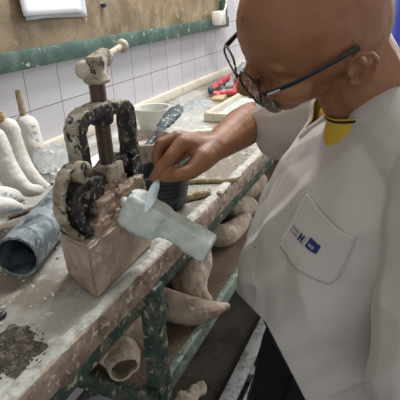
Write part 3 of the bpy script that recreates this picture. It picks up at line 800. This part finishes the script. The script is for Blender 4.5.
# black ribbed rubber bowl
c_ = at(163, 178, z=BT + .07); c_.z = BT
k_ = empty('mixing_bowl', c_, 'black ribbed rubber mixing bowl on the bench under the hand', 'bowl')
bm = bmesh.new(); pr = [(.0005, .004), (.040, .004), (.043, .001)]
for i in range(7): pr += [(.046 + i * .0024, .006 + i * .011), (.0495 + i * .0024, .010 + i * .011), (.0470 + i * .0024, .0165 + i * .011)]
pr += [(.067, .086), (.067, .090), (.062, .090), (.048, .03), (.0005, .026)]
lathe(bm, pr, c_, seg=40); finish('shell', bm, m_rubber, k_)
bm = bmesh.new(); ball(bm, c_ + Vv((0, 0, .028)), (.050, .050, .012), 24); rough_up(bm, .004, 40, 3); finish('plaster_residue', bm, m_slurry, k_, kind=None)
# crusted pot with tool
c2 = Vv((1.19, .795, BT))
c2 = at(147, 139, z=BT + .118); c2.z = BT
k_ = empty('plaster_pot', c2, 'plaster-crusted beige pot between the vise and the black bowl', 'pot')
bm = bmesh.new(); lathe(bm, [(.0005, .0), (.050, .0), (.056, .02), (.064, .10), (.067, .120), (.063, .122), (.054, .10), (.0005, .085)], c2, seg=36); densify(bm, .012); rough_up(bm, .003, 45, 2, 4); finish('shell', bm, m_crustpot, k_)
bm = bmesh.new(); lathe(bm, [(.0005, 0), (.057, .0), (.0555, -.006)], c2 + Vv((0, 0, .098)), seg=30); rough_up(bm, .002, 40, 3); finish('slurry', bm, m_slurry, k_)
a_, b_ = c2 + Vv((-.01, .0, .10)), at(179, 107, d=1.45)
t_ = empty('plaster_rasp', a_, 'blue-grey plaster-smeared tool leaning out of the crusted pot', 'tool')
dr = (b_ - a_)
bm = bmesh.new(); tube(bm, [a_, a_ + dr * .45], [.008, .010], 10, flat=.5); rough_up(bm, .003, 60, 2); finish('shaft', bm, m_bluetool, t_)
bm = bmesh.new(); tube(bm, [a_ + dr * x for x in (.42, .48, .6, .75, .9, .98, 1.0)], [.010, .019, .022, .023, .021, .016, .008], 14, flat=.55); densify(bm, .01); rough_up(bm, .005, 45, 4, 3); finish('head', bm, m_bluetool, t_)
# white cup
c3 = at(152, 108, z=BT + .088); c3.z = BT
bm = bmesh.new(); lathe(bm, [(.0005, .004), (.040, .004), (.042, .0), (.046, .01), (.064, .085), (.068, .088), (.067, .092), (.061, .090), (.043, .012), (.0005, .010)], c3, seg=40)
finish('plastic_tub', bm, m_whitepl, label='white plastic tub with dark flecks against the tiled wall', cat='tub')
# powder pile
def mound(name, c, rx, ry, h, m, label, cat, kind=None, seed=0, rot=0, pebbles=0, group=None, psize=.003):
    bm = bmesh.new(); n = 26; rows = []
    for j in range(n + 1):
        r = j / n; row = []
        for i in range(48):
            q = 2 * math.pi * i / 48; rr = r * (1 + .5 * noise.fractal(Vv((math.cos(q) * 1.6 + seed, math.sin(q) * 1.6, seed)), 1, 2, 3))
            x, y = rr * rx * math.cos(q), rr * ry * math.sin(q)
            xr, yr = x * math.cos(rot) - y * math.sin(rot), x * math.sin(rot) + y * math.cos(rot)
            z = h * (1 - r) ** .9 * (1 + .9 * noise.fractal(Vv((xr * 40, yr * 40, seed)), 1, 2, 4)) if r < 1 else -.001
            row.append(bm.verts.new((c.x + xr, c.y + yr, c.z + max(z, .0002 if r < 1 else -.001))))
        rows.append(row)
    for j in range(n):
        for i in range(48):
            if j == 0:
                if i: continue
            bm.faces.new((rows[j][i], rows[j][(i + 1) % 48], rows[j + 1][(i + 1) % 48], rows[j + 1][i])) if j else None
    bmesh.ops.remove_doubles(bm, verts=bm.verts[:], dist=.00002)
    try: bm.faces.new(rows[1]) 
    except Exception: pass
    for _ in range(pebbles):
        q = random.random() * 6.283; r = random.random() ** .6 * 1.08
        x, y = r * rx * math.cos(q), r * ry * math.sin(q)
        s = psize * (.4 + random.random())
        ball(bm, (c.x + x * math.cos(rot) - y * math.sin(rot), c.y + x * math.sin(rot) + y * math.cos(rot), c.z + h * max(0, 1 - r) * .8 + s * .4), (s, s * .8, s * .6), 6)
    return finish(name, bm, m, label=label, cat=cat, kind=kind, group=group, smooth=True)
cc = at_b(196, 105)
mound('plaster_powder', cc, .16, .06, .022, m_grey, 'low heap of grey plaster powder on the bench near the wall', 'plaster', 'stuff', 3, .1)
cc = at_b(243, 78); mound('plaster_debris', cc, .32, .08, .07, m_grey, 'rough heap of grey plaster debris beyond the red clamp', 'debris', 'stuff', 5, 0, 60, psize=.022)
mound('plaster_grit', Vv((.345, .475, BT)), .055, .050, .0028, m_grit, 'patch of dark crumbly grit at the near corner of the bench', 'grit', 'stuff', 8, .5, 260, psize=.0016)
bm = bmesh.new()
for _ in range(420):
    x_ = .3 + random.random() ** 1.3 * 2.2; y_ = .43 + random.random() * .58; s_r = .0012 + random.random() ** 3 * .0045
    if .46 < x_ < .74 and .42 < y_ < .56: continue
    ball(bm, (x_, y_, BT + s_r * .35), (s_r, s_r * .8, s_r * .6), 6)
finish('plaster_crumbs', bm, m_rim, wbn, kind='stuff')
# red clamp
rc = at_b(224, 88); 
k_ = empty('red_clamp', rc, 'red painted metal clamp lying on the bench beside the plaster debris', 'clamp')
P4 = [at(a, b, z=BT + .03) for a, b in ((211, 89), (229, 77), (238, 76), (239, 83), (233, 90), (213, 92))]
bm = bmesh.new(); tube(bm, [P4[0], P4[1], P4[2], P4[3]], [.016, .018, .022, .022], 10); finish('upper_jaw', bm, m_red, k_)
bm = bmesh.new(); tube(bm, [P4[5] - UP * .012, P4[4] - UP * .012, P4[3] - UP * .008], [.016, .016, .018], 10); finish('lower_jaw', bm, m_red, k_)
bm = bmesh.new(); ball(bm, at(211, 90, z=BT + .03), (.020, .016, .02), 14); finish('pad', bm, m_bluetool, k_)
# wooden offcut in front of the clamp
bm = bmesh.new(); box(bm, at(219, 98, z=BT + .008), (.10, .055, .016), rotz(.2), .002); finish('wood_offcut', bm, m_wood, label='small pale wood offcut in front of the red clamp', cat='wood offcut')
# tray
T = [at_b(230, 100), at_b(262, 96), at_b(264, 124), at_b(237, 128)]
k_ = empty('wooden_tray', T[0], 'shallow cream-edged wooden tray beyond the forearm', 'tray')
tc = (T[0] + T[2]) / 2; 
bm = bmesh.new(); box(bm, tc + UP * .006, (.40, .17, .010)); finish('tray_bed', bm, m_trayin, k_, smooth=False)
for dx, dy, sx, sy in ((0, -.088, .42, .016), (0, .088, .42, .016), (-.205, 0, .016, .19), (.205, 0, .016, .19)):
    bm = bmesh.new(); box(bm, tc + Vv((dx, dy, .018)), (sx, sy, .034), bev=.002); finish('tray_side', bm, m_upstand, k_)
# sticks and loose rods on the bench
def rod(name, a, b, r, m, label, cat, amp=.002, r2=None, group=None):
    n = 14; pts = [a.lerp(b, i / n) + Vv((0, 0, .0)) for i in range(n + 1)]
    bm = bmesh.new(); tube(bm, pts, [r + (r2 - r) * i / n if r2 else r for i in range(n + 1)], 12); rough_up(bm, amp, 55, r * 900, 3)
    for v in bm.verts:
        if v.co.z < BT + .0002 and a.z < 1.0: v.co.z = BT + .0002
    return finish(name, bm, m, label=label, cat=cat, group=group)
def onb(px, py, r): return at(px, py, z=BT + r)
rod('wooden_stick', onb(189, 181.5, .006), onb(237, 180, .006), .0075, m_stick, 'thin crusted stick lying on the bench right of the black bowl', 'stick')
rod('plaster_stick', onb(181, 199, .008), onb(210, 192, .008), .0105, m_stick, 'short thick plaster-caked stick near the bench edge beside the black bowl', 'stick', .003)
rod('plaster_stick', onb(195, 132, .009), onb(212, 131, .009), .010, m_upstand, 'small cream plaster stick lying above the wrist', 'stick', .002)
rod('metal_rod', onb(9, 218, .004), onb(52, 204, .004), .0048, m_screw, 'thin dark rod lying between the white casts and the mottled tube', 'rod', .001)
bm = bmesh.new()
for (a, b) in ((214, 194), (221, 197)):
    pass
ball(bm, onb(219, 193, .004), (.009, .007, .006), 10); rough_up(bm, .002, 90, 3); finish('plaster_crumb', bm, m_stick, label='crumb of dry plaster on the bench by the short caked stick', cat='crumb')
bm = bmesh.new(); ball(bm, onb(1, 316, .004), (.009, .007, .006), 12); rough_up(bm, .002, 60, 3); finish('dark_pebble', bm, m_rubber, label='small dark lump at the near left edge of the bench', cat='lump')
# mottled tube lying on the bench
a_ = Vv((.506, .602, BT + .0405)); b_ = Vv((.79, .700, BT + .0405)); ax = (b_ - a_).normalized()
k_ = empty('plastic_tube', a_, 'wide blue-grey mottled plastic tube lying on the bench behind the block', 'tube')
bm = bmesh.new(); Lp = (b_ - a_).length
lathe(bm, [(.0355, .0), (.0400, .0), (.0405, .004), (.0400, .01), (.0400, Lp), (.0355, Lp)], a_, ax, 48); densify(bm, .02); finish('tube_wall', bm, m_pipe, k_)
bm = bmesh.new(); lathe(bm, [(.0358, .0005), (.0350, .02), (.0350, Lp - .001)], a_, ax, 48); o = finish('tube_lining', bm, m_pipein, k_)

# white leg and foot casts leaning on the wall
def cast_shape(name, pts, rads, m, label, stick=None, seed=1, flat=.8, group=None, marks=None, amp=.002, open_end=False, voxel=.003, stickm=None, rot_ref=UP):
    P = smoothpts(pts, 5); Rr = interp(rads, 5)
    bm = bmesh.new()
    for i in range(0, len(P)): ball(bm, P[i], (Rr[i], Rr[i], Rr[i] * 1.0), 16)
    tube(bm, P, Rr, 18)
    bm = fuse(bm, voxel, 4, .6); rough_up(bm, amp, 28, seed, 3); rough_up(bm, amp * .35, 90, seed + 3, 2)
    zmin = BT + .001 if P[0].z > .85 else SZ
    for v in bm.verts:
        if v.co.z < zmin: v.co.z = zmin + .0002
    o = finish(name, bm, m, label=label, cat='plaster cast', group=group)
    return o, P, Rr
def add_stick(o, a, b, r, m):
    bm = bmesh.new(); n = 10; tube(bm, [a.lerp(b, i / n) for i in range(n + 1)], r, 12); rough_up(bm, .002, 60, 5, 3); finish('stick', bm, m, o)
def add_marks(o, pts):
    for (a, b) in pts:
        bm = bmesh.new(); tube(bm, [a, b], .0011, 6); finish('pencil_mark', bm, m_mark, o)
G1 = 'white plaster leg casts leaning against the tiles'
def ab(px, py, y): return at(px, py, y=y)
o, P, _ = cast_shape('leg_cast', [ab(27, 126, .985), ab(31, 148, .98), ab(40, 168, .965), ab(52, 182, .935), ab(60, 188, .91)], [.032, .037, .034, .024, .013], m_plaster, 'white plaster leg cast nearest the vise, with blue pencil dashes and a crusted stick', seed=1, group=G1)
add_stick(o, ab(18, 90, .995), ab(26, 130, .985), .0085, m_stick)
tr_ = BVHTree.FromObject(o, bpy.context.evaluated_depsgraph_get()) if False else None
def cam_hit(o, px, py, lift=.0012):
    bm = bmesh.new(); bm.from_mesh(o.data); t = BVHTree.FromBMesh(bm); bm.free()
    d = (R @ Vv(((px - 200) / F, (py - 200) / F, 1))).normalized(); oo = ORG[o.name]
    h = t.ray_cast(CAM - oo, d); return (h[0] + oo - d * lift) if h[0] is not None else None
def dashes(o, ls):
    for (x0, y0, x1, y1) in ls:
        a, b = cam_hit(o, x0, y0), cam_hit(o, x1, y1)
        if a is not None and b is not None and (a - b).length < .03: add_marks(o, [(a, b)])
dashes(o, [(32, 126, 35, 126), (34, 132, 37, 133), (36, 139, 39, 141), (38, 147, 41, 149), (39, 154, 42, 156)])
o, P, _ = cast_shape('leg_cast', [ab(9, 128, .93), ab(14, 150, .925), ab(24, 170, .905), ab(38, 184, .88), ab(50, 189, .865)], [.026, .029, .028, .020, .012], m_plaster, 'white plaster leg cast in the middle of the row, with a rust-stained stick', seed=2, group=G1)
add_stick(o, ab(0, 112, .94), ab(7, 132, .93), .0085, m_rustick)
o, P, _ = cast_shape('leg_cast', [ab(-6, 138, .86), ab(2, 160, .852), ab(14, 180, .83), ab(28, 190, .80), ab(39, 190, .79)], [.026, .029, .026, .018, .012], m_plaster, 'white plaster leg cast farthest from the vise, cut by the left edge', seed=3, group=G1)
add_stick(o, ab(-16, 118, .87), ab(-8, 142, .86), .0085, m_rustick)
o, P, _ = cast_shape('foot_cast', [ab(-18, 196, .775), ab(0, 195, .77), ab(14, 197, .765), ab(21, 199, .76)], [.022, .021, .016, .010], m_plaster, 'upper of two small white plaster foot casts with blue dashes', seed=4, group='small white plaster foot casts')
dashes(o, [(10, 196, 12, 194), (14, 198, 17, 197), (5, 194, 7, 192)])
o, P, _ = cast_shape('foot_cast', [ab(-20, 206, .755), ab(-4, 206, .75), ab(10, 206, .745), ab(19, 207, .74)], [.022, .020, .015, .010], m_plaster, 'lower of two small white plaster foot casts, nearest the mottled tube', seed=5, group='small white plaster foot casts')
dashes(o, [(14, 210, 17, 208), (8, 211, 10, 210)])
# crumpled clear bag
bm = bmesh.new(); bc = at(57, 172, y=.90); bc.z = BT + .045
ball(bm, bc, (.060, .035, .045), 40); rough_up(bm, .020, 22, 6, 4)
for v in bm.verts:
    if v.co.z < BT + .0005: v.co.z = BT + .0005
finish('plastic_bag', bm, m_bag, label='crumpled clear plastic bag between the leg casts and the vise', cat='bag')
bm = bmesh.new(); box(bm, at(97, 165, z=BT + .004), (.20, .10, .006), rotz(.1), .002); finish('paper_pad', bm, m_paper, label='white and blue paper pad on the bench seen through the vise', cat='paper')

# ------------------------------------------------------------------ casts on the lower shelf
def ash(px, py, h): return at(px, py, z=SZ + h)
G2 = 'old plaster casts on the lower shelf'
def hollow_cast(pts, rads, label, seed):
    P = smoothpts([Vv(p) for p in pts], 5); Rr = interp(rads, 5)
    bm = bmesh.new(); tube(bm, P, Rr, 28, caps=False); densify(bm, .010)
    rough_up(bm, .008, 24, seed, 3); rough_up(bm, .0022, 90, seed + 2, 2)
    for v in bm.verts:
        if v.co.z < SZ + .001: v.co.z = SZ + .001
    o = finish('hollow_cast', bm, m_plaster_old, label=label, cat='plaster cast', group=G2); solidify(o, .005, -1)
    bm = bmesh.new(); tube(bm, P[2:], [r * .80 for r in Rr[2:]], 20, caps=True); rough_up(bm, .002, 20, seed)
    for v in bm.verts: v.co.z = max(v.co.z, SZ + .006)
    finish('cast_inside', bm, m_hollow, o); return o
hollow_cast([ash(125, 368, .045), ash(122, 356, .048), ash(117, 346, .052), ash(125, 332, .055), ash(146, 315, .052)], [.025, .034, .045, .054, .050], 'hollow beige cast with a wide open mouth at the near end of the lower shelf', 2)
cast_shape('shelf_cast', [ash(150, 300, .03), ash(170, 306, .032), ash(192, 311, .030), ash(210, 310, .022), ash(226, 306, .014)], [.040, .042, .036, .024, .010], m_plaster_old, 'beige foot cast with a pointed toe lying across the lower shelf behind the leg', seed=6, group=G2)
cast_shape('shelf_cast', [ash(196, 245, .05), ash(198, 262, .06), ash(193, 278, .05), ash(196, 292, .03), ash(206, 300, .018)], [.040, .041, .040, .032, .018], m_plaster_old, 'tall beige heel-shaped cast standing on the lower shelf under the clamped cast', seed=7, group=G2)
cast_shape('shelf_cast', [ash(170, 262, .03), ash(178, 276, .035), ash(183, 290, .028)], [.026, .030, .020], m_plaster_old, 'small beige cast stump tucked beside the heel-shaped cast', seed=8, group=G2)
cast_shape('shelf_cast', [ash(205, 232, .05), ash(222, 236, .045), ash(236, 228, .04), ash(246, 218, .03)], [.034, .037, .032, .022], m_plaster_old, 'beige foot cast seen beyond the tip of the clamped cast', seed=9, group=G2)
cast_shape('shelf_cast', [ash(222, 205, .045), ash(234, 209, .045), ash(248, 206, .04)], [.042, .045, .036], m_plaster_old, 'beige cast lying farther along the lower shelf by the tunic', seed=10, group=G2)
cast_shape('shelf_cast', [ash(236, 190, .05), ash(247, 188, .05), ash(258, 182, .04)], [.045, .050, .040], m_plaster_old, 'farthest beige cast on the lower shelf, under the bench edge', seed=11, group=G2)
bm = bmesh.new(); q = cam_hit(bpy.data.objects['shelf_cast'], 166, 305, .001)
if q is not None:
    ball(bm, q, (.010, .006, .006), 12); finish('blue_patch', bm, m_bluetool, bpy.data.objects['shelf_cast'])
# pieces below: paper and plaster fragment
bm = bmesh.new(); c_ = at(103, 397, z=.35); 
g = [[bm.verts.new(c_ + Vv((.12 * (i / 8 - .5), .10 * (j / 8 - .5), .012 * math.sin(i * .9 + j)))) for i in range(9)] for j in range(9)]
for j in range(8):
    for i in range(8): bm.faces.new((g[j][i], g[j][i + 1], g[j + 1][i + 1], g[j + 1][i]))
box(bm, c_ - UP * .24, (.14, .12, .44))
finish('floor_carton', bm, m_paper2, label='pale box standing on the floor under the near end of the shelf', cat='box')
bm = bmesh.new(); cf = at(188, 399, z=-.07)
for dx, dy, r in ((0, 0, .045), (.06, -.02, .035), (-.05, .02, .03)): ball(bm, cf + Vv((dx, dy, 0)), (r, r, r * .6), 16)
bm = fuse(bm, .005, 1); rough_up(bm, .014, 20, 3, 4); finish('plaster_fragment', bm, m_plaster_old, label='broken beige plaster fragment on the floor behind the bench leg', cat='plaster fragment')

# ------------------------------------------------------------------ duckboard under the person
db = empty('duckboard', (1.2, .25, -.1), 'worn white slatted duckboard on the floor where the person stands', 'duckboard')
for i, y in enumerate((.487, .405, .323, .241, .159, .077, -.005, -.087)):
    bm = bmesh.new(); box(bm, (1.40, y, -.040), (1.42, .058, .020), bev=.003); finish('slat', bm, m_slatw, db)
for x in (.76, 1.38, 2.02):
    bm = bmesh.new(); box(bm, (x, .20, -.075), (.05, .64, .05), bev=.003); finish('bearer', bm, m_slatw, db)

# ------------------------------------------------------------------ blue cloth far right
bm = bmesh.new(); n = 60; top = []; rows = []
for j in range(9):
    z = .35 + j * .20
    rows.append([bm.verts.new((3.2 + .03 * math.sin(i * .9) * (1.2 - j * .08), .235 - i * .013 + .004 * math.sin(j), z)) for i in range(n)])
for j in range(8):
    for i in range(n - 1): bm.faces.new((rows[j][i], rows[j][i + 1], rows[j + 1][i + 1], rows[j + 1][i]))
cu = empty('curtain', (3.2, -.1, -.1), 'blue cloth curtain hanging behind the person\'s neck', 'curtain')
o = finish('cloth', bm, m_blue, cu); solidify(o, .003)
bm = bmesh.new(); tube(bm, [Vv((3.2, .30, 1.96)), Vv((3.2, -.65, 1.96))], .012, 12); finish('curtain_rail', bm, m_socket, cu)
for y in (.29, -.64):
    bm = bmesh.new(); tube(bm, [Vv((3.2, y, -.1)), Vv((3.2, y, 1.97))], .012, 12); finish('post', bm, m_socket, cu)

# ------------------------------------------------------------------ light
def area(name, loc, tgt, size, power, col, sy=None):
    l = bpy.data.lights.new(name, 'AREA'); l.energy = power; l.size = size; l.color = col
    if sy: l.shape = 'RECTANGLE'; l.size_y = sy
    o = bpy.data.objects.new(name, l); link(o); o.location = loc
    o.rotation_euler = (Vv(tgt) - Vv(loc)).to_track_quat('-Z', 'Y').to_euler()
    return o
area('window_daylight', (3.9, -.9, 2.15), (1.2, .9, .95), 1.3, 52, (1.0, .97, .93), 1.1)
area('ceiling_lamp', (1.9, .45, 2.7), (1.5, .85, .9), .4, 44, (.98, .99, 1.0), .8)
w = bpy.data.worlds.new('world'); bpy.context.scene.world = w; w.use_nodes = True
bg = w.node_tree.nodes['Background']; bg.inputs[0].default_value = (.985, 1.0, .985, 1); bg.inputs[1].default_value = .56

# ------------------------------------------------------------------ camera
cd = bpy.data.cameras.new('camera'); cd.sensor_width = 36; cd.sensor_fit = 'HORIZONTAL'; cd.lens = 36 * F / 400; cd.clip_start = .02
co = bpy.data.objects.new('camera', cd); link(co)
rm = Matrix((R.col[0], -R.col[1], -R.col[2])).transposed()
co.matrix_world = Matrix.Translation(CAM) @ rm.to_4x4()
sc = bpy.context.scene; sc.camera = co
sc.view_settings.view_transform = 'Standard'; sc.view_settings.look = 'None'; sc.view_settings.gamma = 1
sc.view_settings.use_curve_mapping = False; sc.view_settings.exposure = 0.12
